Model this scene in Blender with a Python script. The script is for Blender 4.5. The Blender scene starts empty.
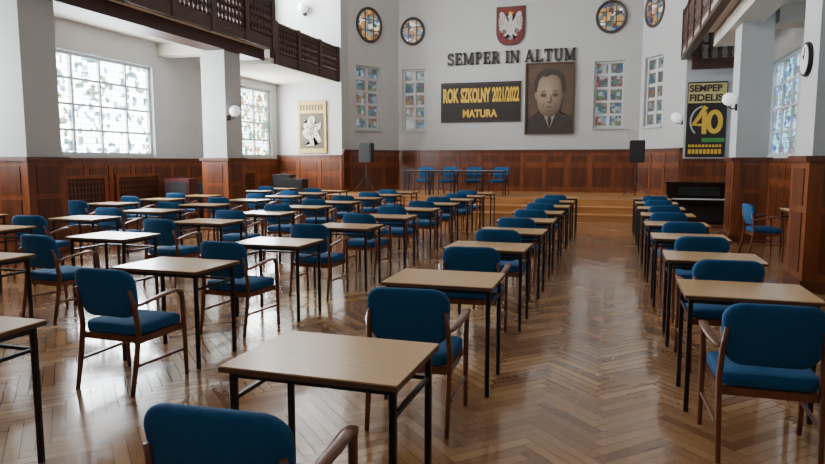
import bpy, bmesh, math, random
from mathutils import Vector, Matrix
random.seed(4)
PI = math.pi
SC = bpy.context.scene
COL = SC.collection

# ------------------------------------------------------------------ materials
def nt(name):
    m = bpy.data.materials.new(name); m.use_nodes = True
    n = m.node_tree; b = n.nodes['Principled BSDF']
    return m, n, b
def mat(name, c, rough=.6, metal=0., var=.12, scale=6., stretch=(1,1,1), bump=0., coat=0., dark=None):
    m, n, b = nt(name)
    tc = n.nodes.new('ShaderNodeTexCoord'); mp = n.nodes.new('ShaderNodeMapping'); mp.inputs['Scale'].default_value = stretch
    no = n.nodes.new('ShaderNodeTexNoise'); no.inputs['Scale'].default_value = scale; no.inputs['Detail'].default_value = 4
    n.links.new(tc.outputs['Object'], mp.inputs[0]); n.links.new(mp.outputs[0], no.inputs['Vector'])
    r = n.nodes.new('ShaderNodeValToRGB')
    d = dark if dark else tuple(x*(1-var*2) for x in c)
    r.color_ramp.elements[0].position = .3; r.color_ramp.elements[1].position = .7
    r.color_ramp.elements[0].color = (*d, 1); r.color_ramp.elements[1].color = (*c, 1)
    n.links.new(no.outputs['Fac'], r.inputs[0]); n.links.new(r.outputs[0], b.inputs['Base Color'])
    b.inputs['Roughness'].default_value = rough; b.inputs['Metallic'].default_value = metal
    if coat: b.inputs['Coat Weight'].default_value = coat; b.inputs['Coat Roughness'].default_value = .15
    if bump:
        bp = n.nodes.new('ShaderNodeBump'); bp.inputs['Strength'].default_value = bump; bp.inputs['Distance'].default_value = .01
        n.links.new(no.outputs['Fac'], bp.inputs['Height']); n.links.new(bp.outputs[0], b.inputs['Normal'])
    return m
def emis(name, c, s):
    m, n, b = nt(name)
    b.inputs['Base Color'].default_value = (*c, 1); b.inputs['Emission Color'].default_value = (*c, 1); b.inputs['Emission Strength'].default_value = s
    return m
def stained(name, strength, cols, scale=9., lead=0.):
    m, n, b = nt(name)
    tc = n.nodes.new('ShaderNodeTexCoord'); v = n.nodes.new('ShaderNodeTexVoronoi'); v.inputs['Scale'].default_value = scale
    v.distance = 'CHEBYCHEV'
    n.links.new(tc.outputs['Object'], v.inputs['Vector'])
    sp = n.nodes.new('ShaderNodeSeparateColor'); n.links.new(v.outputs['Color'], sp.inputs[0])
    r = n.nodes.new('ShaderNodeValToRGB'); r.color_ramp.interpolation = 'CONSTANT'
    e = r.color_ramp.elements
    while len(e) < len(cols): e.new(.5)
    for i, c in enumerate(cols): e[i].position = i/len(cols); e[i].color = (*c, 1)
    n.links.new(sp.outputs[0], r.inputs[0])
    n.links.new(r.outputs[0], b.inputs['Emission Color']); b.inputs['Emission Strength'].default_value = strength
    b.inputs['Base Color'].default_value = (.04,.05,.06,1); b.inputs['Roughness'].default_value = .15
    return m
def leaded(name, strength, c1, c2, sc=4., c3=None, thr=.6):
    m, n, b = nt(name)
    tc = n.nodes.new('ShaderNodeTexCoord'); sx = n.nodes.new('ShaderNodeSeparateXYZ'); cx = n.nodes.new('ShaderNodeCombineXYZ')
    n.links.new(tc.outputs['Object'], sx.inputs[0]); n.links.new(sx.outputs[0], cx.inputs[0]); n.links.new(sx.outputs[2], cx.inputs[1])
    br = n.nodes.new('ShaderNodeTexBrick'); br.offset = 0; br.inputs['Scale'].default_value = sc
    br.inputs['Color1'].default_value = (*c1,1); br.inputs['Color2'].default_value = (*c2,1); br.inputs['Mortar'].default_value = (.006,.008,.010,1)
    br.inputs['Mortar Size'].default_value = .030; br.inputs['Brick Width'].default_value = .5; br.inputs['Row Height'].default_value = .5; br.inputs['Mortar Smooth'].default_value = .1
    n.links.new(cx.outputs[0], br.inputs['Vector'])
    out = br.outputs['Color']
    if c3:
        no = n.nodes.new('ShaderNodeTexVoronoi'); no.inputs['Scale'].default_value = 8; no.distance = 'CHEBYCHEV'; n.links.new(tc.outputs['Object'], no.inputs['Vector'])
        sp = n.nodes.new('ShaderNodeSeparateColor'); n.links.new(no.outputs['Color'], sp.inputs[0])
        rp = n.nodes.new('ShaderNodeValToRGB'); rp.color_ramp.interpolation = 'CONSTANT'; e = rp.color_ramp.elements
        while len(e) < len(c3)+1: e.new(.5)
        e[0].position = 0; e[0].color = (1,1,1,1)
        for i, c in enumerate(c3): e[i+1].position = thr+(1-thr)*i/len(c3); e[i+1].color = (*c,1)
        n.links.new(sp.outputs[0], rp.inputs[0])
        mx = n.nodes.new('ShaderNodeMix'); mx.data_type = 'RGBA'; mx.blend_type = 'MULTIPLY'; mx.inputs[0].default_value = 1
        n.links.new(out, mx.inputs[6]); n.links.new(rp.outputs[0], mx.inputs[7]); out = mx.outputs[2]
    n.links.new(out, b.inputs['Emission Color'])
    b.inputs['Emission Strength'].default_value = strength; b.inputs['Base Color'].default_value = (.05,.05,.06,1)
    return m
def portrait_face():
    m, n, b = nt('portrait_face')
    tc = n.nodes.new('ShaderNodeTexCoord'); mp = n.nodes.new('ShaderNodeMapping')
    mp.inputs['Location'].default_value = (.22, 0, -.30); mp.inputs['Scale'].default_value = (1.5,0,1.1)
    g = n.nodes.new('ShaderNodeTexGradient'); g.gradient_type = 'SPHERICAL'
    r = n.nodes.new('ShaderNodeValToRGB'); e = r.color_ramp.elements
    e[0].position = .02; e[0].color = (.11,.072,.048,1); e[1].position = .80; e[1].color = (.38,.275,.185,1)
    x = e.new(.38); x.color = (.235,.163,.108,1)
    n.links.new(tc.outputs['Object'], mp.inputs[0]); n.links.new(mp.outputs[0], g.inputs[0]); n.links.new(g.outputs['Fac'], r.inputs[0]); n.links.new(r.outputs[0], b.inputs['Base Color'])
    b.inputs['Roughness'].default_value = .6
    return m
M = {}
M['plaster'] = mat('plaster', (.55,.555,.55), .85, var=.03, scale=1.5)
M['ceil'] = mat('ceiling_plaster', (.62,.58,.51), .9, var=.02, scale=1.2)
M['wains'] = mat('wainscot_wood', (.26,.072,.021), .30, scale=2.2, stretch=(4,4,.5), coat=.35, dark=(.13,.034,.012))
M['wains2'] = mat('wainscot_wood_dark', (.145,.040,.014), .32, scale=2.2, stretch=(4,4,.5), coat=.3, dark=(.075,.021,.008))
M['balc'] = mat('balcony_wood', (.068,.024,.012), .5, var=.2, scale=4, stretch=(1,1,1))
M['stage'] = mat('stage_wood', (.54,.25,.085), .35, var=.12, scale=3, stretch=(.6,6,6), coat=.1)
M['desk'] = mat('desk_laminate', (.68,.40,.155), .28, var=.11, scale=4, stretch=(1,16,1), coat=.25)
M['pale'] = mat('stage_table_blue_grey', (.20,.32,.44), .4, var=.08)
M['edge'] = mat('desk_edge', (.14,.065,.028), .5, var=.1)
M['metal'] = mat('dark_metal', (.016,.012,.012), .4, metal=.2, var=.1)
M['cwood'] = mat('chair_wood', (.19,.056,.022), .32, var=.15, scale=8, stretch=(3,3,.7), coat=.3)
M['blue'] = mat('blue_fabric', (.002,.092,.25), .85, var=.15, scale=90, bump=.15)
M['black'] = mat('black_plastic', (.012,.012,.014), .45, var=.1)
M['darkred'] = mat('dark_red_cover', (.10,.012,.012), .6, var=.15)
M['piano'] = mat('black_lacquer', (.008,.008,.009), .15, var=.05, coat=.5)
M['grille'] = mat('speaker_grille', (.03,.03,.033), .7, var=.3, scale=150)
M['gold'] = mat('gold_paint', (.80,.50,.05), .45, var=.06)
M['gold2'] = mat('gold_paint_dull', (.60,.40,.08), .45, var=.15)
M['yellow'] = mat('pale_yellow_band', (.68,.56,.22), .5, var=.08)
M['letters'] = mat('dark_letters', (.05,.04,.036), .5, var=.08)
M['banner'] = mat('banner_black', (.022,.017,.014), .6, var=.1)
M['red'] = mat('shield_red', (.17,.018,.022), .5, var=.06)
M['white'] = mat('white_paint', (.8,.8,.8), .5, var=.02)
M['eagle'] = mat('eagle_white', (.62,.60,.58), .5, var=.1, scale=15)
M['sepia'] = mat('portrait_sepia', (.125,.076,.046), .6, var=.22, scale=1.6)
M['suit'] = mat('portrait_suit', (.050,.036,.027), .6, var=.2, scale=3)
M['hair'] = mat('portrait_hair', (.065,.045,.032), .6, var=.3, scale=12, stretch=(3,1,1))
M['dk'] = mat('portrait_lines', (.06,.04,.028), .6, var=.1)
M['skin'] = portrait_face()
M['shirt'] = mat('portrait_shirt', (.36,.28,.20), .6, var=.1, scale=5)
M['skin2'] = mat('portrait_face_shade', (.15,.10,.066), .6, var=.12, scale=5)
M['frame'] = mat('picture_frame', (.09,.05,.028), .45, var=.1)
M['brownboard'] = mat('plaque_brown', (.075,.050,.016), .5, var=.15)
M['green'] = mat('banner_green', (.06,.32,.06), .5, var=.1)
M['relief'] = mat('relief_pale', (.60,.54,.40), .4, var=.3, scale=9)
M['silver'] = mat('emblem_silver', (.50,.50,.48), .4, var=.1, scale=14)
M['wframe'] = mat('window_frame_paint', (.60,.61,.62), .5, var=.03)
M['dframe'] = mat('round_window_frame', (.07,.05,.04), .5, var=.1)
M['globe'] = emis('globe_glass', (.9,.92,.95), .7)
M['clear'] = leaded('leaded_bright_glass', 26, (.90,.97,1.0), (.60,.75,.85), 3.6, [(.10,.16,.20),(.05,.08,.08),(.10,.10,.06)], .72)
M['clearb'] = leaded('leaded_tinted_glass', 11, (.85,.97,1.0), (.50,.66,.62), 4.0, [(.36,.22,.06),(.05,.12,.14),(.08,.20,.10),(.26,.08,.04)], .50)
M['clear2'] = emis('gallery_glass', (.88,.94,1.0), 18)
M['stain'] = stained('stained_glass', .55, [(.08,.14,.20),(.28,.36,.42),(.05,.12,.18),(.36,.22,.07),(.50,.56,.58),(.10,.24,.11),(.30,.08,.04),(.12,.20,.30)], 9)
M['stain2'] = stained('stained_glass_round', 1.1, [(.04,.09,.22),(.55,.28,.07),(.28,.12,.04),(.08,.03,.02),(.85,.80,.65),(.42,.24,.08),(.10,.24,.38),(.05,.10,.09)], 7)
M['stain3'] = leaded('leaded_blue_glass', 3.0, (.40,.68,.85), (.22,.48,.70), 4.0, [(.08,.26,.60),(.60,.40,.12),(.10,.34,.22),(.05,.10,.28),(.50,.14,.08)], .45)

def parquet():
    m, n, b = nt('herringbone_parquet')
    at = n.nodes.new('ShaderNodeAttribute'); at.attribute_name = 'tone'; at.attribute_type = 'GEOMETRY'
    r = n.nodes.new('ShaderNodeValToRGB'); e = r.color_ramp.elements
    e[0].color = (.235,.103,.040,1); e[1].color = (.57,.32,.145,1)
    x = r.color_ramp.elements.new(.5); x.color = (.405,.205,.087,1)
    tc = n.nodes.new('ShaderNodeTexCoord'); no = n.nodes.new('ShaderNodeTexNoise'); no.inputs['Scale'].default_value = 22; no.inputs['Detail'].default_value = 5
    n.links.new(tc.outputs['Object'], no.inputs['Vector'])
    ad = n.nodes.new('ShaderNodeMath'); ad.operation = 'MULTIPLY_ADD'; ad.inputs[1].default_value = .35
    sb = n.nodes.new('ShaderNodeMath'); sb.operation = 'SUBTRACT'; sb.inputs[1].default_value = .17
    n.links.new(no.outputs['Fac'], ad.inputs[0]); n.links.new(at.outputs['Fac'], ad.inputs[2]); n.links.new(ad.outputs[0], sb.inputs[0])
    n.links.new(sb.outputs[0], r.inputs[0]); n.links.new(r.outputs[0], b.inputs['Base Color'])
    n2 = n.nodes.new('ShaderNodeTexNoise'); n2.inputs['Scale'].default_value = 1.6
    n.links.new(tc.outputs['Object'], n2.inputs['Vector'])
    mr = n.nodes.new('ShaderNodeMapRange'); mr.inputs['From Min'].default_value = .3; mr.inputs['From Max'].default_value = .7; mr.inputs['To Min'].default_value = .14; mr.inputs['To Max'].default_value = .30
    n.links.new(n2.outputs['Fac'], mr.inputs[0]); n.links.new(mr.outputs[0], b.inputs['Roughness'])
    b.inputs['Coat Weight'].default_value = .75; b.inputs['Coat Roughness'].default_value = .09
    return m
M['parquet'] = parquet()

# ------------------------------------------------------------------ mesh helpers
def box(bm, x0, x1, y0, y1, z0, z1, mtx=None):
    vs = [bm.verts.new((x, y, z)) for x in (x0, x1) for y in (y0, y1) for z in (z0, z1)]
    for f in ((0,1,3,2),(4,6,7,5),(0,4,5,1),(2,3,7,6),(0,2,6,4),(1,5,7,3)):
        bm.faces.new([vs[i] for i in f])
    if mtx is not None:
        for v in vs: v.co = mtx @ v.co
    return vs
def sweep(bm, pts, w, h, up=(0,0,1), seg=8, taper=None, p=2.8):
    pts = [Vector(q) for q in pts]; up = Vector(up); rings = []
    for i, q in enumerate(pts):
        t = (pts[min(i+1, len(pts)-1)] - pts[max(i-1, 0)]).normalized()
        s = t.cross(up)
        if s.length < 1e-4: s = t.cross(Vector((0,1,0)))
        s.normalize(); n = s.cross(t).normalized()
        k = taper[i] if taper else 1
        ring = []
        for j in range(seg):
            a = 2*PI*(j+.5)/seg; c, d = math.cos(a), math.sin(a)
            cc = math.copysign(abs(c)**(2/p), c); dd = math.copysign(abs(d)**(2/p), d)
            ring.append(bm.verts.new(q + s*cc*w/2*k + n*dd*h/2*k))
        rings.append(ring)
    for a, b in zip(rings, rings[1:]):
        for j in range(seg): bm.faces.new((a[j], a[(j+1)%seg], b[(j+1)%seg], b[j]))
    bm.faces.new(rings[0][::-1]); bm.faces.new(rings[-1])
def lathe(bm, prof, seg=20, mtx=None, loc=(0,0,0)):
    rings = []; L = Vector(loc)
    for r, z in prof:
        ring = [bm.verts.new(Vector((max(r,1e-4)*math.cos(2*PI*j/seg), max(r,1e-4)*math.sin(2*PI*j/seg), z))) for j in range(seg)]
        for v in ring:
            if mtx is not None: v.co = mtx @ v.co
            v.co += L
        rings.append(ring)
    for a, b in zip(rings, rings[1:]):
        for j in range(seg): bm.faces.new((a[j], a[(j+1)%seg], b[(j+1)%seg], b[j]))
    bm.faces.new(rings[0][::-1]); bm.faces.new(rings[-1])
def prism(bm, out, y0, y1):
    a = [bm.verts.new((x, y0, z)) for x, z in out]; b = [bm.verts.new((x, y1, z)) for x, z in out]
    n = len(out)
    fa = bm.faces.new(a); fb = bm.faces.new(b[::-1])
    for i in range(n): bm.faces.new((a[(i+1)%n], a[i], b[i], b[(i+1)%n]))
    bmesh.ops.triangulate(bm, faces=[fa, fb])
def slab(bm, w, h, r, t, soft=.014, bulge=.0, n=6, flare=0.):
    def outline(ins):
        o = []; W = w/2-ins; H = h/2-ins; R = max(r-ins, .004)
        for cx, cz, a0 in ((W-R, H-R, 0), (-(W-R), H-R, 90), (-(W-R), -(H-R), 180), (W-R, -(H-R), 270)):
            for k in range(n+1):
                a = math.radians(a0+90*k/n); x = cx+R*math.cos(a); z = cz+R*math.sin(a)
                o.append((x*(1+flare*z/h), z))
        return o
    rings = []
    def ring(ins, y, sc=1):
        rings.append([bm.verts.new((x*sc, y, z*sc)) for x, z in outline(ins)])
    ring(soft, -t/2-bulge, .45); ring(soft, -t/2-bulge*.6, .8); ring(soft, -t/2); ring(soft*.3, -t/2+soft*.3); ring(0, -t/2+soft)
    ring(0, t/2-soft); ring(soft*.3, t/2-soft*.3); ring(soft, t/2); ring(soft, t/2+bulge*.6, .8); ring(soft, t/2+bulge, .45)
    m = len(rings[0])
    for a, b in zip(rings, rings[1:]):
        for j in range(m): bm.faces.new((a[j], a[(j+1)%m], b[(j+1)%m], b[j]))
    bm.faces.new(rings[0][::-1]); bm.faces.new(rings[-1])
def link(name, bm, m, parent=None, smooth=False, loc=None, rz=0):
    bmesh.ops.recalc_face_normals(bm, faces=bm.faces)
    me = bpy.data.meshes.new(name); bm.to_mesh(me); bm.free()
    me.materials.append(m)
    if smooth:
        for p in me.polygons: p.use_smooth = True
    o = bpy.data.objects.new(name, me); COL.objects.link(o)
    if parent: o.parent = parent
    if loc: o.location = loc
    o.rotation_euler = (0,0,rz)
    return o
def B(): return bmesh.new()
def tag(o, label, cat, group=None):
    o['label'] = label; o['category'] = cat
    if group: o['group'] = group
    return o
def thing(name, label, cat, loc=(0,0,0), rz=0, group=None):
    o = bpy.data.objects.new(name, None); COL.objects.link(o); o.empty_display_size = .1
    o.location = loc; o.rotation_euler = (0,0,rz)
    return tag(o, label, cat, group)
def struct(o, label=None):
    o['kind'] = 'structure'
    if label: o['label'] = label
    return o
def dup(o, parent=None):
    c = o.copy(); COL.objects.link(c); c.parent = parent
    for ch in list(o.children): dup(ch, c)
    return c
def text_mesh(name, s, size, m, parent, loc, width=None, off=.0, depth=.01, height=None):
    cu = bpy.data.curves.new('t', 'FONT'); cu.body = s; cu.size = size; cu.align_x = 'CENTER'; cu.align_y = 'CENTER'
    cu.extrude = depth; cu.offset = off
    ob = bpy.data.objects.new('t', cu); COL.objects.link(ob)
    bpy.context.view_layer.update()
    me = bpy.data.meshes.new_from_object(ob.evaluated_get(bpy.context.evaluated_depsgraph_get()))
    bpy.data.objects.remove(ob)
    for ax, tgt in ((0, width), (1, height)):
        if tgt:
            xs = [v.co[ax] for v in me.vertices]; k = tgt/(max(xs)-min(xs)); c = (max(xs)+min(xs))/2
            for v in me.vertices: v.co[ax] = (v.co[ax]-c)*k
    me.materials.clear(); me.materials.append(m)
    me.transform(Matrix.Rotation(PI/2, 4, 'X'))
    o = bpy.data.objects.new(name, me); COL.objects.link(o); o.parent = parent; o.location = loc
    return o
def ribbon(bm, pts, w, y0=-.04, y1=0):
    P = [Vector((x, z)) for x, z in pts]; n = len(P); L = []; R = []
    for i, q in enumerate(P):
        t = (P[min(i+1,n-1)]-P[max(i-1,0)]).normalized(); s = Vector((-t.y, t.x))*w/2
        L.append(q+s); R.append(q-s)
    for a, b, c, d in zip(L, L[1:], R[1:], R):
        v = [bm.verts.new((p.x, y, p.y)) for y in (y0, y1) for p in (a, b, c, d)]
        for f in ((0,1,2,3),(7,6,5,4),(0,4,5,1),(1,5,6,2),(2,6,7,3),(3,7,4,0)): bm.faces.new([v[k] for k in f])
def arc(cx, cz, rx, rz_, a0, a1, n=10):
    return [(cx+rx*math.cos(math.radians(a0+(a1-a0)*k/n)), cz+rz_*math.sin(math.radians(a0+(a1-a0)*k/n))) for k in range(n+1)]
def serif(c):
    bm = B(); T, N = .25, .15
    def st(x0,z0,x1,z1,w=T): ribbon(bm, [(x0,z0),(x1,z1)], w)
    def sf(x, z, w=.38): ribbon(bm, [(x-w/2,z),(x+w/2,z)], .09)
    if c in 'EL':
        st(.2,0,.2,1); sf(.2,.955); sf(.2,.045); W = .80
        st(.2,.07,.74,.07,N); st(.72,0,.72,.30,.11)
        if c == 'E': st(.2,.93,.70,.93,N); st(.68,1,.68,.72,.10); st(.2,.5,.58,.5,.13); st(.56,.36,.56,.64,.08)
    elif c == 'I': st(.2,0,.2,1); sf(.2,.955); sf(.2,.045); W = .4
    elif c == 'T': st(.42,0,.42,1); sf(.42,.045,.42); st(.03,.93,.81,.93,N); st(.06,1,.06,.72,.10); st(.78,1,.78,.72,.10); W = .84
    elif c in 'PR':
        st(.2,0,.2,1); sf(.2,.955); sf(.2,.045)
        ribbon(bm, [(.2,.94),(.42,.94)]+arc(.42,.72,.2,.22,90,-90)+[(.2,.50)], .17); W = .76
        if c == 'R': st(.42,.49,.76,.02,.22); sf(.76,.045,.28); W = .90
    elif c == 'N': st(.17,0,.17,1,.15); st(.17,.97,.80,.05,.24); st(.80,0,.80,1,.15); sf(.15,.045,.34); sf(.11,.955,.28); sf(.80,.955,.34); W = .98
    elif c == 'M': st(.17,0,.17,1,.15); st(.17,.97,.55,.08,.23); st(.55,.08,.92,.97,.14); st(.96,0,.96,1,.24); sf(.17,.045,.34); sf(.96,.045,.38); sf(.13,.955,.28); sf(1.0,.955,.28); W = 1.18
    elif c == 'A': st(.13,.03,.46,.99,.14); st(.46,.99,.84,.03,.25); st(.24,.32,.72,.32,.11); sf(.13,.045,.30); sf(.84,.045,.36); W = .98
    elif c == 'U': ribbon(bm, [(.2,1),(.2,.35)]+arc(.48,.35,.28,.27,180,360)+[(.76,.35),(.76,1)], .20); sf(.2,.955); sf(.76,.955,.32); W = .96
    elif c == 'S': ribbon(bm, arc(.37,.72,.24,.20,20,250)+arc(.37,.28,.26,.21,75,-160), .20); st(.63,.98,.63,.70,.09); st(.09,.02,.09,.30,.09); W = .74
    return bm, W

# ------------------------------------------------------------------ room dims
XL, XR = -10.9, 3.9
CL, CR = -8.9, 2.25
YB, YE, YA = -2.2, 20.0, 22.5
H = 8.6
def floor():
    bm = B(); lay = bm.loops.layers.float_color.new('tone'); W = .075; n = 7
    c45 = math.cos(PI/4)
    base = [bm.verts.new(v) for v in ((XL-.3,YB-.3,-.012),(XR+.3,YB-.3,-.012),(XR+.3,YE+3,-.012),(XL-.3,YE+3,-.012))]
    f = bm.faces.new(base)
    for l in f.loops: l[lay] = (0,0,0,1)
    g = .002
    def put(x0, y0, x1, y1):
        cx, cy = (x0+x1)/2*W, (y0+y1)/2*W
        X = (cx-cy)*c45; Y = (cx+cy)*c45
        if not (XL-.1 < X < XR+.1 and YB-.1 < Y < YE+.5): return
        q = []; tx, ty = random.gauss(0,.0018), random.gauss(0,.0018)
        for x, y in ((x0*W+g, y0*W+g), (x1*W-g, y0*W+g), (x1*W-g, y1*W-g), (x0*W+g, y1*W-g)):
            q.append(bm.verts.new(((x-y)*c45, (x+y)*c45, (x-cx)*tx+(y-cy)*ty)))
        f = bm.faces.new(q); t = min(1, max(0, random.gauss(.48, .22)))
        if x1-x0 > y1-y0: t = min(1, t+.08)
        for l in f.loops: l[lay] = (t, t, t, 1)
    R = 330
    for y in range(-R, R):
        s = y % (2*n)
        x = -R-((-R - s) % (2*n))
        while x < R:
            put(x, y, x+n, y+1); x += 2*n
    for x in range(-R, R):
        s = (x-2*n+1) % (2*n)
        y = -R-((-R - s) % (2*n))
        while y < R:
            put(x, y, x+1, y+n); y += 2*n
    me = bpy.data.meshes.new('floor'); bm.to_mesh(me); bm.free(); me.materials.append(M['parquet'])
    o = bpy.data.objects.new('floor', me); COL.objects.link(o); struct(o, 'brown herringbone parquet floor')
floor()

WIN = [0]; TRIM = [0]
def wall(name, p0, p1, z0, z1, holes=(), m='plaster', th=.3):
    p0 = Vector((*p0, 0)); p1 = Vector((*p1, 0)); L = (p1-p0).length; rz = math.atan2(p1.y-p0.y, p1.x-p0.x)
    xs = sorted({0, L, *[h[0] for h in holes], *[h[1] for h in holes]}); zs = sorted({z0, z1, *[h[2] for h in holes], *[h[3] for h in holes]})
    bm = B()
    for a, b in zip(xs, xs[1:]):
        for c, d in zip(zs, zs[1:]):
            mx, mz = (a+b)/2, (c+d)/2
            if any(h[0] < mx < h[1] and h[2] < mz < h[3] for h in holes):
                continue
            box(bm, a, b, 0, th, c, d)
    o = link(name, bm, M[m], loc=p0, rz=rz); struct(o)
    return p0, rz, L
def window(p0, rz, a, b, z0, z1, nx, nz, pane, fm='wframe', bar=.05, depth=.14, label=None, sill=True):
    WIN[0] += 1
    bm = B(); f = .07
    box(bm, a, a+f, depth-.05, depth+.05, z0, z1); box(bm, b-f, b, depth-.05, depth+.05, z0, z1)
    box(bm, a+f, b-f, depth-.05, depth+.05, z0, z0+f); box(bm, a+f, b-f, depth-.05, depth+.05, z1-f, z1)
    o = link('window_%d' % WIN[0], bm, M[fm], loc=p0, rz=rz); struct(o, label)
    bm = B()
    for i in range(1, nx):
        x = a+(b-a)*i/nx; box(bm, x-bar/2, x+bar/2, depth-.03, depth+.03, z0+f, z1-f)
    for i in range(1, nz):
        z = z0+(z1-z0)*i/nz; box(bm, a+f, b-f, depth-.022, depth+.024, z-bar*.45, z+bar*.45)
    link('glazing_bars', bm, M[fm], o)
    bm = B(); box(bm, a+f*.5, b-f*.5, depth+.03, depth+.036, z0+f*.5, z1-f*.5); link('pane', bm, M[pane], o)
    if sill:
        bm = B(); box(bm, a-.05, b+.05, -.06, depth-.05, z0-.05, z0); link('window_sill', bm, M['plaster'], o)
    return o
def round_window(p0, rz, s, z, r, pane='stain2'):
    WIN[0] += 1
    bm = B(); n = 32
    prof = [(r+.05,0),(r+.05,-.05),(r+.01,-.06),(r-.04,-.03),(r-.04,0)]
    R = [[bm.verts.new((s+q*math.cos(2*PI*k/n), y, z+1.08*q*math.sin(2*PI*k/n))) for k in range(n)] for q, y in prof]
    for a, b in zip(R, R[1:]+R[:1]):
        for j in range(n): bm.faces.new((a[j], a[(j+1)%n], b[(j+1)%n], b[j]))
    o = link('window_%d' % WIN[0], bm, M['dframe'], loc=p0, rz=rz); struct(o)
    bm = B(); prism(bm, [(s+r*math.cos(2*PI*k/n), z+1.08*r*math.sin(2*PI*k/n)) for k in range(n)], -.02, -.002); link('pane', bm, M[pane], o)
    bm = B()
    for dx in (-r*.36, r*.36):
        hh = math.sqrt(r*r-dx*dx); box(bm, s+dx-.014, s+dx+.014, -.035, -.02, z-hh, z+hh); box(bm, s-hh, s+hh, -.034, -.021, z+dx-.014, z+dx+.014)
    link('glazing_bars', bm, M['dframe'], o)
def wainscot(p0, p1, z0, z1, step=.72, m='wains', rows=2):
    TRIM[0] += 1
    p0 = Vector((*p0, 0)); p1 = Vector((*p1, 0)); L = (p1-p0).length; rz = math.atan2(p1.y-p0.y, p1.x-p0.x)
    bm = B(); box(bm, 0, L, -.03, 0, z0, z1-.06)
    n = max(1, round(L/step))
    for i in range(n+1):
        x = L*i/n; a = max(0, x-.05); b = min(L, x+.05); box(bm, a, b, -.05, -.03, z0, z1-.06)
    hh = z1-z0
    for zz, t in ((z0, .14), (z1-.16, .10)) + (((z0+hh*.62, .08),) if rows == 2 else ()):
        box(bm, 0, L, -.048, -.0301, zz, zz+t)
    o = link('trim_%d' % TRIM[0], bm, M[m], loc=p0, rz=rz); struct(o, 'brown panelled wood wainscot')
    bm = B(); box(bm, 0, L, -.09, 0, z1-.06, z1); box(bm, 0, L, -.07, 0, z1-.10, z1-.06)
    link('cap_rail', bm, M['wains2'], o)
    bm = B()
    for i in range(n):
        a = L*i/n+.11; b = L*(i+1)/n-.11
        if b-a < .05: continue
        if rows == 2:
            box(bm, a, b, -.042, -.03, z0+.2, z0+hh*.62-.06); box(bm, a, b, -.042, -.03, z0+hh*.62+.13, z1-.21)
        else: box(bm, a, b, -.042, -.03, z0+.2, z1-.21)
    if len(bm.verts): link('raised_panel', bm, M['wains2'], o)
    return o

def S(y): return y-YB
lw = [(5.4,8.0),(10.5,13.75),(16.9,19.6)]
holes = [(S(a),S(b),1.68,3.85) for a,b in lw] + [(S(a),S(b),5.9,7.9) for a,b in lw]
p0, rz, L = wall('wall_left', (XL,YB), (XL,YE), 0, H, holes)
for i, h in enumerate(holes):
    up = h[2] > 5
    window(p0, rz, *h, 4 if i == 1 else 3, 4, 'clear2' if up else ('clearb' if i == 2 else 'clear'), bar=.055)
wainscot((XL,YB),(XL,YE),0,1.62)
rw = [(6.0,8.6),(11.0,13.6),(16.6,19.5)]
T = lambda y: YE-y
holes = [(T(b),T(a),1.68,4.1) for a,b in rw] + [(T(b),T(a),5.9,7.9) for a,b in rw]
p0, rz, L = wall('wall_right', (XR,YE), (XR,YB), 0, H, holes)
for h in holes: window(p0, rz, *h, 3, 4, 'stain3', bar=.06)
wainscot((XR,YE),(XR,YB),0,1.62)
wall('wall_rear', (XR,YB), (XL,YB), 0, H)
wainscot((XR,YB),(XL,YB),0,1.62)
AL, AR = -8.55, 1.9
wall('wall_back_left', (XL,YE), (AL,YE), 0, H, th=.25)
wainscot((XL,YE),(AL,YE),0,1.75)
wall('wall_back_right', (AR,YE), (XR,YE), 0, H, th=.25)
wainscot((AR,YE),(XR,YE),0,1.62)
FL, FR = -7.4, .8
YM = 20.6
wall('wall_apse_side_left', (AL,YE+.25), (AL,YM), 0, H)
wall('wall_apse_side_right', (AR,YM), (AR,YE+.25), 0, H)
p0, rz, L = wall('wall_apse_left', (AL,YM), (FL,YA), 0, H, [(.33,1.4,2.63,4.78)])
window(p0, rz, .33,1.4,2.63,4.78, 2, 5, 'stain', bar=.11)
round_window(p0, rz, .9, 6.15, .5)
wainscot((AL,YE),(AL,YM),.5,1.93); wainscot((AL,YM),(FL,YA),.5,1.93)
hb = [(-7.25-FL,-6.4-FL,2.63,4.78), (-.66-FL,.30-FL,2.63,4.78)]
p0, rz, L = wall('wall_back', (FL,YA), (FR,YA), 0, H, hb)
for h in hb: window(p0, rz, *h, 2, 5, 'stain', bar=.09)
round_window(p0, rz, -6.87-FL, 6.08, .40); round_window(p0, rz, -.18-FL, 6.16, .44)
wainscot((FL,YA),(FR,YA),.5,1.93)
p0, rz, L = wall('wall_apse_right', (FR,YA), (AR,YM), 0, H, [(.2,1.17,2.63,4.78)])
window(p0, rz, .2,1.17,2.63,4.78, 2, 5, 'stain', bar=.11); round_window(p0, rz, .62, 6.2, .46)
wainscot((FR,YA),(AR,YM),.5,1.93); wainscot((AR,YM),(AR,YE),.5,1.93)
bm = B(); box(bm, XL-.3, XR+.3, YB-.3, YA+.3, H, H+.2); struct(link('ceiling', bm, M['ceil']))

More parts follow.
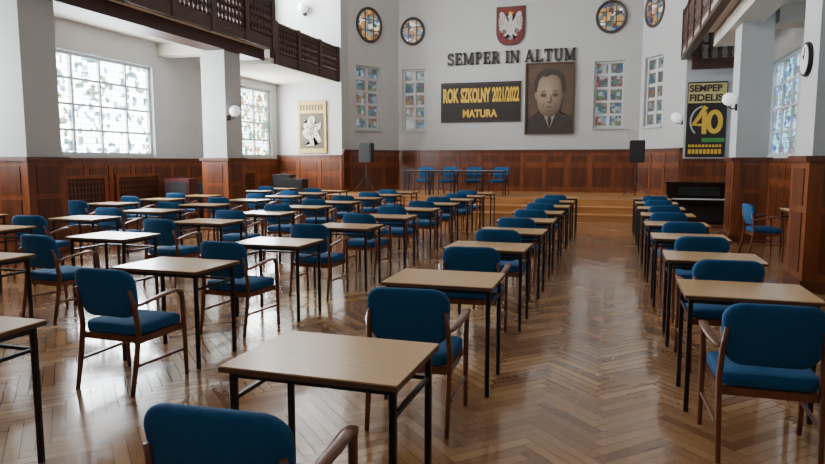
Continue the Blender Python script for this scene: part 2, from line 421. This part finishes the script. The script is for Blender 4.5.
def column(x0, x1, y, label):
    bm = B(); y0, y1 = y-.35, y+.35
    box(bm, x0, x1, y0, y1, 0, H)
    o = link('column', bm, M['plaster']); struct(o, label)
    bm = B(); e = .035
    for (a,b,c,d) in ((x0-e,x1+e,y0-e,y0),(x0-e,x1+e,y1,y1+e),(x0-e,x0,y0,y1),(x1,x1+e,y0,y1)): box(bm, a,b,c,d,0,1.56)
    link('wood_cladding', bm, M['wains'], o)
    bm = B(); box(bm, x0-.08,x1+.08,y0-.08,y1+.08,1.56,1.63); box(bm, x0-.055,x1+.055,y0-.055,y1+.055,0,.14); link('cap_rail', bm, M['wains2'], o)
    bm = B()
    for z0, z1 in ((.22,.95),(1.03,1.48)):
        box(bm, x0+.12,x1-.12,y0-e-.012,y0-e,z0,z1)
        for xx, yy in ((x0-e-.012,x0-e),(x1+e,x1+e+.012)): box(bm, xx,yy,y0+.12,y1-.12,z0,z1)
    link('raised_panel', bm, M['wains2'], o)
    return o
for y in (3.55, 8.85, 14.15):
    column(CL-.65, CL, y-(.35 if y == 8.85 else 0), 'white square pillar with wood cladding, left side')
    column(CR, CR+.55, y+(.25 if y == 8.85 else 0), 'white square pillar with wood cladding, right side')

def railing(xr, ya0, yb0, label, z0=4.6, rz=0, y0=0, k=8, hz=1.):
    t = thing('balcony_railing', label, 'railing', (xr, y0, z0), rz)
    def L(name, bm):
        for v in bm.verts:
            if v.co.z > .1: v.co.z = .12+(v.co.z-.12)*hz
        return link(name, bm, M['balc'], t)
    bm = B(); box(bm, -.07, .07, ya0, yb0, 1.0, 1.09); box(bm, -.04,.04,ya0,yb0,.92,1.0); L('top_rail', bm)
    bm = B(); box(bm, -.06, .06, ya0, yb0, -.16, .12); L('bottom_rail', bm)
    n = max(1, round((yb0-ya0)/1.38)); st = (yb0-ya0)/n
    for i in range(n+1):
        y = min(yb0-.08, max(ya0+.08, ya0+st*i))
        bm = B(); box(bm, -.085,.085,y-.085,y+.085,-.16,1.12); L('post', bm)
        if i < n:
            bm = B(); ya = ya0+st*i+.08; yb = ya0+st*(i+1)-.08
            for j in range(k):
                yc = ya+(yb-ya)*(j+.5)/k
                prof = [(.04,.12),(.07,.18),(.045,.26),(.075,.36),(.05,.48),(.078,.56),(.05,.66),(.075,.76),(.06,.84),(.075,.92)]
                lathe(bm, prof, 6, None, (0,yc,0))
            box(bm, -.02,.02,ya,yb,.49,.55); box(bm, -.02,.02,ya,yb,.80,.93)
            L('baluster_panel', bm)
    return t
def tr(bm, m, label):
    TRIM[0] += 1; return struct(link('trim_%d' % TRIM[0], bm, m), label)
bm = B(); box(bm, XL, -8.52, YB, 15.6, 4.46, 4.6); tr(bm, M['ceil'], 'white soffit slab of the left gallery')
bm = B(); box(bm, CL-.5, CL+.06, YB, 15.6, 4.18, 4.459); tr(bm, M['balc'], 'dark beam under the left gallery')
bm = B(); box(bm, XL, -8.65, 15.62, YE, 4.10, 4.25); tr(bm, M['ceil'], 'white soffit of the lower gallery bay')
railing(-8.58, YB, 15.6, 'long near section of the dark wooden balustrade on the left gallery')
railing(-8.68, 15.75, YE, 'short lower bay of the dark wooden balustrade beside the stage, upper left', z0=4.27, hz=.84)
bm = B(); box(bm, 1.76, XR, YB, 16.5, 4.46, 4.6); tr(bm, M['ceil'], 'white soffit slab of the right gallery')
bm = B(); box(bm, 1.76, 1.98, 16.5, YE, 4.46, 4.6); tr(bm, M['ceil'], 'narrow white soffit strip of the right gallery')
bm = B(); box(bm, 2.12, 2.62, YB, 16.5, 4.14, 4.459); tr(bm, M['ceil'], 'pale beam under the right gallery')
bm = B(); box(bm, 1.74, 1.90, YB, YE, 4.36, 4.459); tr(bm, M['balc'], 'dark moulding under the edge of the right gallery')
railing(1.82, YB, YE, 'long dark wooden balustrade of the gallery at upper right')
railing(2.0, -1.85, 0, 'small dark wooden balustrade above the jubilee banner at right', z0=4.20, rz=PI/2, y0=19.6, k=7)
for side, xf, xo in ((-1,CL,XL),(1,CR,XR)):
    for y in (3.55, 8.85, 14.15):
        bm = B(); c, d = sorted((xf+side*.65, xo)); box(bm, c, d, y-.2, y+.2, 4.15, 4.459); tr(bm, M['ceil'], 'cross beam between pillar and outer wall')

bm = B()
box(bm, -8.5, 1.85, 18.3, 20.0, 0, .51)
prism_pts = [(-8.5,20.0),(1.85,20.0),(1.85,20.6),(.78,22.45),(-7.38,22.45),(-8.5,20.6)]
lo = [bm.verts.new((x,y,0)) for x,y in prism_pts]; hi = [bm.verts.new((x,y,.51)) for x,y in prism_pts]
bm.faces.new(lo[::-1]); bm.faces.new(hi)
for i in range(6): bm.faces.new((lo[i],lo[(i+1)%6],hi[(i+1)%6],hi[i]))
tr(bm, M['stage'], 'raised wooden stage')
for k in range(2):
    bm = B(); y = 17.3+.5*k; z = .17*(k+1)
    box(bm, -7.6, .55+.1*k, y, 18.3, z-.17, z-.03); box(bm, -7.62, .57+.1*k, y-.03, 18.3, z-.03, z)
    tr(bm, M['stage'], 'wide wooden step up to the stage')

# ------------------------------------------------------------------ chair
def make_chair():
    t = thing('armchair', '', 'chair')
    bm = B(); slab(bm, .50, .47, .09, .075, soft=.02, bulge=.012)
    for v in bm.verts:
        x, y, z = v.co; v.co = Vector((x*(1.0+.12*z), z+.0, .43-y)) 
        if v.co.y > .12: v.co.z -= (v.co.y-.12)**2*1.2
    link('seat', bm, M['blue'], t, True)
    bm = B(); slab(bm, .48, .34, .10, .055, soft=.018, bulge=.008, flare=.10)
    for v in bm.verts:
        x, y, z = v.co; yy = y - .23 + x*x*(.55) - (z+.17)*.20
        v.co = Vector((x, yy, z+.685))
    link('backrest', bm, M['blue'], t, True)
    for s in (-1, 1):
        bm = B(); sweep(bm, [(s*.266,.215,0),(s*.268,.205,.3),(s*.270,.195,.5),(s*.276,.18,.60),(s*.282,.145,.642)], .034,.036, up=(0,1,0), taper=[.8,1,1,1,1])
        link('leg', bm, M['cwood'], t, True)
        bm = B(); sweep(bm, [(s*.238,-.30,0),(s*.24,-.25,.25),(s*.242,-.225,.44),(s*.235,-.245,.6),(s*.225,-.275,.72)], .032,.040, up=(0,1,0), taper=[.8,1,1,.9,.7])
        link('leg', bm, M['cwood'], t, True)
        bm = B(); sweep(bm, [(s*.276,.185,.615),(s*.284,.15,.645),(s*.292,.08,.66),(s*.292,-.02,.652),(s*.276,-.12,.632),(s*.25,-.20,.61),(s*.232,-.245,.605)], .048,.022, taper=[.8,1,1.1,1.1,1,.85,.7])
        link('armrest', bm, M['cwood'], t, True)
        bm = B(); box(bm, *sorted((s*.215,s*.25)), -.22,.20,.345,.392); link('side_rail', bm, M['cwood'], t)
        bm = B(); sweep(bm, [(s*.25,-.245,.2),(s*.266,.2,.2)], .022,.022); link('stretcher', bm, M['cwood'], t)
    bm = B(); box(bm, -.24,.24,.165,.195,.345,.39); link('front_rail', bm, M['cwood'], t)
    bm = B(); box(bm, -.235,.235,-.225,-.195,.345,.39); link('rear_rail', bm, M['cwood'], t)
    return t
def make_desk(topm='desk'):
    t = thing('desk', '', 'desk')
    w, d, h = .76, .58, .755
    bm = B(); box(bm, -w/2,w/2,-d/2,d/2,h-.006,h)
    tt = link('tabletop', bm, M[topm], t)
    bm = B(); box(bm, -w/2-.002,w/2+.002,-d/2-.002,d/2+.002,h-.026,h-.006); link('edge_band', bm, M['edge'], t)
    for sx in (-1,1):
        for sy in (-1,1):
            x, y = sx*(w/2-.035), sy*(d/2-.05)
            bm = B(); sweep(bm, [(x,y,.0),(x,y,.03),(x,y,h-.026)], .03,.03, up=(0,1,0), seg=8, p=5); l = link('leg', bm, M['metal'], t)
    bm = B()
    X, Y = w/2-.035, d/2-.05
    for z0, z1 in ((h-.056,h-.026),):
        for sx in (-1,1): box(bm, sx*X-.011, sx*X+.011, -Y, Y, z0, z1)
        for sy in (-1,1): box(bm, -X, X, sy*Y-.011, sy*Y+.011, z0, z1)
    link('top_frame', bm, M['metal'], t)
    bm = B()
    for sx in (-1,1): box(bm, sx*X-.009, sx*X+.009, -Y, Y, h-.155, h-.137)
    box(bm, -X, X, Y-.009, Y+.009, h-.155, h-.137)
    link('lower_frame', bm, M['metal'], t)
    return t
protos = {'c': make_chair(), 'd': make_desk(), 's': make_desk('pale')}; used = {}
def put(kind, x, y, z, rz, label, group):
    src = protos[kind]
    if used.get(kind): o = dup(src)
    else: o = src; used[kind] = True
    o.location = (x, y, z); o.rotation_euler = (0,0,rz); o['label'] = label; 
    if group: o['group'] = group
    elif 'group' in o: del o['group']
    return o
ORD = ['nearest','second nearest','third nearest','fourth nearest','fifth nearest','sixth nearest','seventh nearest','eighth nearest','ninth nearest','tenth nearest']
files = [
 ('rightmost file', .84, .82, [4.25,5.75,7.3,8.8,10.3,11.75,13.2,14.6]),
 ('second file from the right', -1.10, -1.14, [2.2,4.12,5.9,7.35,8.8,10.25,11.7,13.15,14.5]),
 ('third file from the right', -3.24, -3.29, [2.02,4.08,5.62,7.3,8.8,10.3,11.75,13.15,14.55,15.95]),
 ('fourth file from the right', -5.23, -5.33, [3.88,5.57,7.35,8.85,10.25,11.65,13.05,14.45,15.85]),
 ('fifth file from the right', -7.28, -7.4, [5.8,7.3,8.75,10.2,11.7,13.2,14.6,16.0]),
 ('leftmost file', -9.2, -9.25, [7.1,10.0,11.45,12.85,15.25,16.8]),
]
rr = random.Random(11)
for fi, (fn, xd, xc, ys) in enumerate(files):
    for i, y in enumerate(ys):
        dx = 0
        if fi == 2: dx = {0:.08, 1:-.07, 2:-.02}.get(i, .05)
        put('d', xd+dx+rr.uniform(-.02,.02), y+.29, 0, math.radians(rr.uniform(-1.2,1.2)), 'light wood school desk, %s in the %s' % (ORD[i], fn), 'school desks in files across the hall')
        if fi == 2 and i == 0: continue
        cdy = -.30+rr.uniform(-.025,.01)
        cx = xc+rr.uniform(-.03,.03); ang = rr.uniform(-5,5)*(1.8 if fi >= 3 else 1)
        if fi >= 3: cdy -= .02
        if fi == 1 and i == 0: cx = -1.12; cdy = -.33
        if fi == 0 and i == 0: cdy = -.36
        if fi == 1 and i == 1: cdy = -.37
        if fi == 2 and i == 1: cx = -3.25
        put('c', cx, y+cdy, 0, math.radians(ang), 'blue padded wooden armchair at the %s desk of the %s' % (ORD[i], fn), 'blue armchairs at the school desks')
put('d', 3.08, 12.25, 0, -PI/2, 'single desk standing apart between the two right pillars', None)
put('c', 2.45, 12.0, 0, -PI/2+.12, 'blue armchair turned sideways between the two right pillars', None)
pos = ['leftmost','second from left','third from left','rightmost']
for k in range(4):
    put('s', -5.75+.785*k, 19.3, .51, 0, '%s blue-grey topped table of the row on the stage' % pos[k], 'tables on the stage')
    put('c', -5.72+.80*k, 19.98, .51, PI+rr.uniform(-.1,.1), '%s blue chair behind the tables on the stage' % pos[k], 'chairs on the stage')

# ------------------------------------------------------------------ wall items
YW = YA-.012
t = thing('wall_lettering', 'dark raised serif capitals reading SEMPER IN ALTUM on the back wall', 'lettering', (-3.43, YW, 4.84))
word = 'SEMPER IN ALTUM'; items = []; x = 0
for c in word:
    if c == ' ': x += .42; continue
    bmL, W = serif(c); items.append((bmL, x, W)); x += W+.10
tot = x-.10; kx = 4.36/tot; hz = .41
for bmL, x0, W in items:
    for v in bmL.verts: v.co = Vector(((v.co.x+x0)*kx-2.18, v.co.y, v.co.z*hz))
    link('letter', bmL, M['letters'], t)
t = thing('coat_of_arms', 'red shield with a crowned white eagle above the lettering', 'emblem', (-3.42, YW, 6.06))
def shield(w, h):
    o = [(-w/2,h/2),(w/2,h/2)]
    for k in range(0, 11):
        a = k/10; o.append((w/2*math.cos(a*PI/2)**.7 if k < 10 else 0, -h*.12-(h*.38)*math.sin(a*PI/2)))
    for k in range(9, -1, -1):
        a = k/10; o.append((-w/2*math.cos(a*PI/2)**.7, -h*.12-(h*.38)*math.sin(a*PI/2)))
    return o
bm = B(); prism(bm, shield(.97,1.28), -.03, -.0); link('shield_border', bm, M['frame'], t)
bm = B(); prism(bm, shield(.90,1.20), -.045, -.03); link('shield', bm, M['red'], t)
half = [(.04,.62),(.10,.58),(.17,.70),(.22,.80),(.29,.87),(.37,.89),(.41,.85),(.38,.83),(.43,.78),(.40,.74),(.45,.68),(.42,.62),(.46,.55),(.42,.50),(.45,.42),(.41,.38),(.43,.29),(.38,.30),(.36,.20),(.325,.28),(.29,.17),(.26,.28),(.225,.19),(.20,.32),(.155,.27),(.15,.20),(.22,.16),(.28,.09),(.22,.10),(.19,.05),(.15,.12),(.10,.17),(.075,.10),(.12,-.03),(.06,.02),(0,-.06)]
out = [(x, z) for x, z in half] + [(-x, z) for x, z in half[:-1][::-1]]
bm = B(); prism(bm, [(x*.88, (z-.42)*1.0) for x, z in out], -.06, -.045)
link('eagle', bm, M['eagle'], t)
bm = B(); prism(bm, [(x, z+.26) for x, z in [(.05,-.1),(.06,.0),(.07,.06),(.03,.11),(-.04,.11),(-.08,.07),(-.13,.03),(-.08,.01),(-.05,-.1)]], -.062, -.05); link('eagle_head', bm, M['eagle'], t)
bm = B(); prism(bm, [(-.06,.375),(.06,.375),(.085,.46),(.04,.42),(0,.48),(-.04,.42),(-.085,.46)], -.062, -.045); link('crown', bm, M['gold'], t)
bm = B()
for s in (-1,1):
    for k in range(3): ribbon(bm, [(s*(.20+.06*k),.33-.02*k),(s*(.24+.06*k),.02-.03*k)], .012, -.063, -.06)
link('feather_lines', bm, M['red'], t)
t = thing('banner', 'black banner with gold lettering ROK SZKOLNY 2021/2022 MATURA beside the portrait', 'banner', (-4.43, YW, 3.56))
bm = B(); box(bm, -1.39,1.39,-.03,0,-.68,.68); link('board', bm, M['banner'], t)
text_mesh('lettering', 'ROK', .6, M['gold'], t, (-1.03,-.035,.24), width=.56, height=.50, off=.026, depth=.004)
text_mesh('lettering', 'SZKOLNY', .6, M['gold'], t, (-.16,-.035,.24), width=1.04, height=.50, off=.026, depth=.004)
text_mesh('lettering', '2021/2022', .6, M['gold'], t, (.88,-.035,.25), width=.92, height=.50, off=.020, depth=.004)
text_mesh('lettering', 'MATURA', .4, M['gold'], t, (0,-.035,-.38), width=1.20, height=.27, off=.016, depth=.004)
bm = B()
for a,b,c,d in ((-1.34,1.34,.62,.635),(-1.34,1.34,-.635,-.62)): box(bm, a,b,-.032,-.03,c,d)
link('gold_border', bm, M['frame'], t)
# portrait
t = thing('portrait', 'large sepia portrait of a man in a dark suit', 'portrait', (-2.08, YW, 3.62))
bm = B(); w, h = .81, 1.18
for a,b,c,d in ((-w,w,h-.05,h),(-w,w,-h,-h+.05),(-w,-w+.05,-h+.05,h-.05),(w-.05,w,-h+.05,h-.05)): box(bm, a,b,-.07,0,c,d)
link('frame', bm, M['frame'], t)
bm = B(); box(bm, -w+.05,w-.05,-.03,-.0,-h+.05,h-.05); link('canvas', bm, M['sepia'], t)
bm = B(); prism(bm, [(-.76,-1.13),(.76,-1.13),(.76,-.72),(.66,-.60),(.38,-.47),(.27,-.36),(-.27,-.36),(-.38,-.47),(-.66,-.62),(-.76,-.76)], -.036,-.03); link('suit', bm, M['suit'], t)
bm = B(); prism(bm, [(.02,-1.02),(.24,-.42),(-.22,-.42)], -.039,-.036); link('shirt', bm, M['shirt'], t)
bm = B(); prism(bm, [(.02,-1.04),(.085,-.70),(.055,-.60),(-.035,-.60),(-.055,-.70)], -.042,-.039); link('tie', bm, M['suit'], t)
bm = B()
hp = [(.43,.02),(.48,.16),(.51,.38),(.50,.58),(.44,.78),(.30,.92),(.05,.98),(-.18,.96),(-.37,.86),(-.48,.68),(-.51,.42),(-.48,.16),(-.43,.02)]
prism(bm, hp, -.043,-.036); link('hair', bm, M['hair'], t)
bm = B(); prism(bm, [(-.27,-.22),(.28,-.22),(.29,-.46),(.02,-.64),(-.27,-.46)], -.0405,-.0395); link('neck', bm, M['skin2'], t)
bm = B()
fp = [(0,-.58),(.10,-.575),(.20,-.54),(.29,-.46),(.35,-.35),(.39,-.20),(.41,-.04),(.42,.14),(.41,.32),(.37,.44),(.38,.56),(.31,.68),(.20,.76),(.04,.78),(-.10,.71),(-.24,.74),(-.34,.62),(-.38,.46),(-.41,.32),(-.42,.14),(-.41,-.04),(-.39,-.20),(-.35,-.35),(-.29,-.46),(-.20,-.54),(-.10,-.575)]
prism(bm, fp, -.048,-.040)
prism(bm, [(.40,-.04),(.46,.0),(.49,.12),(.475,.22),(.41,.22)], -.046,-.036); prism(bm, [(-.40,-.04),(-.46,.0),(-.49,.12),(-.475,.22),(-.41,.22)], -.046,-.036)
link('face', bm, M['skin'], t)
bm = B()
for s in (-1,1): prism(bm, [(s*.08,.11),(s*.12,.18),(s*.20,.20),(s*.28,.18),(s*.32,.11),(s*.25,.05),(s*.17,.03),(s*.1,.06)], -.0495,-.048)
prism(bm, [(.03,.14),(.055,.12),(.11,-.11),(.08,-.15),(.0,-.16),(-.08,-.14),(-.09,-.10),(.02,-.10)], -.0495,-.048)
prism(bm, [(-.12,-.39),(.12,-.39),(.08,-.43),(-.08,-.43)], -.0495,-.048)
prism(bm, [(.15,-.12),(.22,-.23),(.20,-.32),(.18,-.24)], -.0495,-.048); prism(bm, [(-.15,-.12),(-.22,-.23),(-.20,-.32),(-.18,-.24)], -.0495,-.048)
link('face_shading', bm, M['skin2'], t)
bm = B()
for s in (-1,1):
    prism(bm, [(s*.12,.105),(s*.20,.14),(s*.28,.105),(s*.20,.08)], -.051,-.0495)
    prism(bm, [(s*.07,.22),(s*.18,.275),(s*.33,.21),(s*.18,.232)], -.051,-.0495)
prism(bm, [(-.16,-.275),(0,-.258),(.16,-.275),(0,-.302)], -.051,-.0495)
link('features', bm, M['dk'], t)
# left plaque
t = thing('wall_plaque', 'gold plaque with dark centre and pale emblem beside the left stage corner', 'plaque', (-9.6, YE-.012, 2.66))
bm = B(); box(bm, -.52,.52,-.04,0,-.85,.85); link('board', bm, M['brownboard'], t)
bm = B(); box(bm, -.52,.52,-.05,-.04,.46,.85); box(bm, -.52,-.44,-.05,-.04,-.85,.46); box(bm, .44,.52,-.05,-.04,-.85,.46); box(bm, -.44,.44,-.05,-.04,-.85,-.70); link('gold_frame', bm, M['gold2'], t)
bm = B()
prism(bm, [(x*1.05, z*1.1-.08) for x, z in [(-.30,-.48),(-.06,-.44),(-.10,-.28),(-.26,-.22),(-.33,-.06),(-.26,.02),(-.30,.18),(-.16,.20),(-.12,.34),(-.02,.42),(.10,.38),(.14,.26),(.08,.18),(.22,.16),(.34,.24),(.30,.04),(.20,-.04),(.26,-.16),(.34,-.34),(.22,-.40),(.14,-.26),(.04,-.22),(.08,-.48)]], -.062, -.04); link('pale_emblem', bm, M['relief'], t)
bm = B(); ribbon(bm, [(-.04,.26),(.03,.08),(-.06,-.12),(.0,-.34)], .03, -.066,-.062); ribbon(bm, [(-.22,.02),(-.02,-.04),(.20,.06)], .03, -.066,-.062); ribbon(bm, [(-.18,-.18),(.02,-.2),(.2,-.28)], .025, -.066,-.062); link('relief_lines', bm, M['brownboard'], t)
bm = B()
xx = -.42
while xx < .38: box(bm, xx, xx+.06, -.056,-.05, .56, .74); xx += .108
link('inscription', bm, M['brownboard'], t)
# right banner
t = thing('banner', 'black jubilee banner with a yellow band reading SEMPER FIDELIS and a gold 40', 'banner', (2.47, YE-.012, 2.70))
bm = B(); box(bm, -.51,.51,-.03,0,-1.04,1.04); link('board', bm, M['banner'], t)
bm = B(); box(bm, -.49,.49,-.034,-.03,.46,1.0); link('yellow_band', bm, M['yellow'], t)
text_mesh('lettering', 'SEMPER', .27, M['letters'], t, (-.03,-.038,.865), width=.88, height=.20, off=.010, depth=.003)
text_mesh('lettering', 'FIDELIS', .27, M['letters'], t, (-.03,-.038,.605), width=.86, height=.20, off=.010, depth=.003)
bm = B(); ribbon(bm, arc(.21,-.06,.155,.27,0,360,24), .125, -.037, -.032)
ribbon(bm, [(-.02,.36),(-.33,-.14),(.10,-.14)], .125, -.039, -.034); ribbon(bm, [(-.05,.22),(-.05,-.40)], .125, -.040, -.035)
link('gold_numerals', bm, M['gold'], t)
bm = B(); ribbon(bm, arc(-.05,-.05,.36,.42,100,230,14), .045, -.035, -.031); link('silver_arc', bm, M['silver'], t)
bm = B(); box(bm, -.10,.48,-.036,-.03,-.62,-.51); link('green_strip', bm, M['green'], t)
for zz, nn, hh in ((-.76, 10, .07), (-.95, 9, .13)):
    bm = B()
    for j in range(nn):
        xx = -.44+.88*j/nn; box(bm, xx, xx+.88/nn*.72, -.036,-.03, zz, zz+hh)
    link('gold_text_line', bm, M['gold'], t)

def globe(x, y, z, dx, dy, label, r=.14, reach=.17):
    t = thing('wall_lamp', label, 'lamp', (x, y, z), 0, 'globe wall lamps')
    bm = B(); lathe(bm, [(0,-r)]+[(r*math.cos(a), r*math.sin(a)) for a in [math.radians(q) for q in range(-75,90,15)]]+[(0,r)], 20, None, (dx*reach,dy*reach,0)); link('globe', bm, M['globe'], t, True)
    bm = B(); sweep(bm, [(0,0,-.16),(dx*reach*.5,dy*reach*.5,-.19),(dx*reach,dy*reach,-r-.02)], .025,.025, up=(0.1,.2,1)); link('bracket', bm, M['metal'], t, True)
    bm = B(); box(bm, -.02, .02, -.05, .05, -.22,-.1) if dx else box(bm, -.05,.05,-.02,.02,-.22,-.1); link('wall_plate', bm, M['metal'], t)
globe(CL+.02, 13.9, 2.75, 1, 0, 'white globe lamp on the white pillar at left', r=.13)
globe(CR-.02, 13.9, 2.74, -1, 0, 'white globe lamp on the white pillar at right', r=.12, reach=.13)
globe(AR-.02, YM-.25, 2.8, -1, 0, 'white globe lamp beside the right end of the stage')
globe(-9.8, YE-.02, 6.5, 0, -1, 'white globe lamp high on the wall above the left gallery', .17)
t = thing('wall_clock', 'round white wall clock on the nearest right pillar', 'clock', (CR, 9.17, 2.80))
ry = Matrix.Rotation(-PI/2, 3, 'Y')
bm = B(); lathe(bm, [(.20,0),(.21,.02),(.20,.05),(.175,.05),(.175,.03)], 32, ry); link('rim', bm, M['black'], t)
bm = B(); lathe(bm, [(.175,.032),(.175,.052)], 32, ry); link('dial', bm, M['white'], t)
bm = B(); sweep(bm, [(-.056,0,0),(-.056,.06,.06)], .012,.004); link('hour_hand', bm, M['black'], t)
bm = B(); sweep(bm, [(-.058,0,0),(-.058,-.03,.14)], .008,.004); link('minute_hand', bm, M['black'], t)

def speaker(x, y, z, label_s, label_t):
    hs = 1.0
    t = thing('speaker_stand', label_t, 'stand', (x, y, z))
    bm = B(); sweep(bm, [(0,0,.12),(0,0,hs)], .04,.04, up=(0,1,0)); link('pole', bm, M['black'], t)
    bm = B(); lathe(bm, [(.035,.50),(.045,.52),(.045,.6),(.035,.62)], 12); link('collar', bm, M['black'], t)
    for k in range(3):
        a = PI/2+2*PI*k/3; c, s = math.cos(a), math.sin(a)
        bm = B(); sweep(bm, [(c*.03,s*.03,.55),(c*.44,s*.44,.015)], .028,.02); link('leg', bm, M['black'], t)
        bm = B(); sweep(bm, [(0,0,.2),(c*.26,s*.26,.24)], .018,.014); link('brace', bm, M['black'], t)
    t = thing('loudspeaker', label_s, 'speaker', (x, y, z+hs))
    bm = B(); prism(bm, [(-.20,0),(.20,0),(.21,.05),(.21,.60),(.19,.64),(-.19,.64),(-.21,.60),(-.21,.05)], -.17,.17); link('cabinet', bm, M['black'], t)
    bm = B(); box(bm, -.18,.18,-.185,-.17,.04,.60); link('grille', bm, M['grille'], t)
speaker(-7.8, 20.3, .51, 'black loudspeaker on a stand at the left side of the stage', 'black tripod stand holding the left stage loudspeaker')
speaker(.68, 20.2, .51, 'black loudspeaker on a stand at the right side of the stage', 'black tripod stand holding the right stage loudspeaker')
for k, (x, y, hgt, hw, mm, lb) in enumerate(((-9.3,18.2,1.0,.28,'black','tall black equipment case on the floor before the left end wall'),
        (-8.62,17.9,.72,.26,'black','low black equipment case on the floor next to the stage corner'),
        (-10.0,18.7,1.12,.30,'black','tallest black equipment case in the left corner before the end wall'),
        (-10.3,13.9,1.12,.32,'darkred','dark red covered case by the panelling under the middle left window'),
        (-10.35,14.85,.98,.30,'black','black equipment case by the left wall behind the far left pillar'))):
    t = thing('equipment_case', lb, 'case', (x,y,0), .12*(k%2))
    bm = B(); box(bm, -hw,hw,-.22,.22,.04,hgt); bmesh.ops.bevel(bm, geom=bm.edges[:], offset=.02, segments=2); link('body', bm, M[mm], t)
    bm = B(); box(bm, -hw+.05,hw-.05,-.235,-.22,.1,hgt-.08); link('front_panel', bm, M['grille'], t)
    bm = B(); sweep(bm, [(-.09,0,hgt-.01),(-.08,0,hgt+.035),(.08,0,hgt+.035),(.09,0,hgt-.01)], .02,.02, up=(0,1,0)); link('handle', bm, M['metal'], t)
    for sx in (-1,1):
        for sy in (-1,1):
            bm = B(); box(bm, sx*.2-.025,sx*.2+.025,sy*.15-.025,sy*.15+.025,0,.042); link('foot', bm, M['black'], t)
t = thing('piano', 'black upright piano standing on the floor at the right of the stage steps', 'piano', (1.98, 16.7, 0), 0)
bm = B(); box(bm, -.72,.72,-.05,.35,.06,1.02); link('case', bm, M['piano'], t)
bm = B(); box(bm, -.75,.75,-.09,.38,1.02,1.06); link('lid', bm, M['piano'], t)
bm = B(); box(bm, -.72,.72,-.33,-.05,.58,.66); link('keybed', bm, M['piano'], t)
bm = B(); box(bm, -.62,.62,-.31,-.14,.66,.68); link('white_keys', bm, M['white'], t)
bm = B()
for j in range(30):
    if j % 7 in (2, 6): continue
    xx = -.60+1.2*j/30; box(bm, xx+.03,xx+.045,-.24,-.14,.68,.69)
link('black_keys', bm, M['black'], t)
bm = B()
for s in (-1,1): box(bm, s*.67-.05,s*.67+.05,-.33,-.05,.66,.76)
link('key_blocks', bm, M['piano'], t)
bm = B(); box(bm, -.45,.45,-.10,-.05,.74,.77); box(bm, -.45,.45,-.075,-.05,.77,.95); link('music_desk', bm, M['black'], t)
bm = B(); box(bm, -.6,.6,-.065,-.05,.14,.54); link('lower_panel', bm, M['black'], t)
for xx in (-.08,.0,.08):
    bm = B(); box(bm, xx-.02,xx+.02,-.16,-.05,.07,.085); link('pedal', bm, M['gold2'], t)
for s in (-1,1):
    bm = B(); sweep(bm, [(s*.66,-.28,.06),(s*.66,-.28,.12),(s*.66,-.28,.58)], .08,.08, up=(0,1,0), taper=[.8,.7,1]); link('leg', bm, M['piano'], t)
    bm = B(); box(bm, s*.66-.06,s*.66+.06,-.33,.33,0,.06); link('toe_block', bm, M['piano'], t)
for k, y in enumerate((7.2, 11.2, 13.0, 17.6)):
    t = thing('radiator_grille', ['nearest','second nearest','third nearest','farthest'][k]+' dark lattice radiator cover in the left wall panelling', 'radiator cover', (XL+.055, y, 0), 0, 'radiator covers along the left wall')
    bm = B()
    for a,b,c,d in ((-.75,.75,.35,.42),(-.75,.75,1.18,1.25),(-.75,-.68,.42,1.18),(.68,.75,.42,1.18)): box(bm, 0,.04,a,b,c,d)
    link('frame', bm, M['wains'], t)
    bm = B()
    for j in range(14): yy = -.68+1.36*(j+.5)/14; box(bm, .01,.025,yy-.015,yy+.015,.42,1.18)
    for j in range(6): zz = .42+.76*(j+.5)/6; box(bm, .012,.028,-.68,.68,zz-.012,zz+.012)
    link('lattice', bm, M['wains2'], t)
    bm = B(); box(bm, 0,.006,-.68,.68,.42,1.18); link('backing', bm, M['banner'], t)

# ------------------------------------------------------------------ light
def area(loc, rot, sx, sy, e, c=(1,1,1)):
    l = bpy.data.lights.new('area', 'AREA'); l.shape = 'RECTANGLE'; l.size = sx; l.size_y = sy; l.energy = e; l.color = c
    o = bpy.data.objects.new('area_light', l); COL.objects.link(o); o.location = loc; o.rotation_euler = rot
    return o
area((-3.3, 6, 8.4), (0,0,0), 8, 12, 40, (1,.98,.96))  # added overhead fill for the seating, not a fitting of the hall
area((-3.3, 17, 8.4), (0,0,0), 8, 5, 70, (1,.99,.98))  # second added overhead fill, towards the stage
area((-3.3, -2.0, 4.5), (PI/2,0,0), 8, 4, 28, (1,.96,.92))  # added fill from behind the camera, no window modelled there
for y in (6.8, 12.1, 18.2):
    area((-10.82, y, 6.9), (0,-PI/2,0), 1.9, 2.6, 420, (.94,.975,1))
for y, e in ((6.8,160), (12.1,260), (18.2,360)):
    area((-10.82, y, 2.8), (0,-PI/2,0), 2.0, 2.6, e, (.94,.975,1))
w = bpy.data.worlds.new('w'); SC.world = w; w.use_nodes = True
w.node_tree.nodes['Background'].inputs[0].default_value = (.6,.7,.85,1); w.node_tree.nodes['Background'].inputs[1].default_value = .5

cam = bpy.data.cameras.new('camera'); co = bpy.data.objects.new('camera', cam); COL.objects.link(co)
cam.sensor_width = 36; cam.lens = 650/825*36; cam.clip_end = 100
co.location = (0,0,1.58); co.rotation_euler = (PI/2-math.radians(6.32), 0, math.radians(17.0))
SC.camera = co
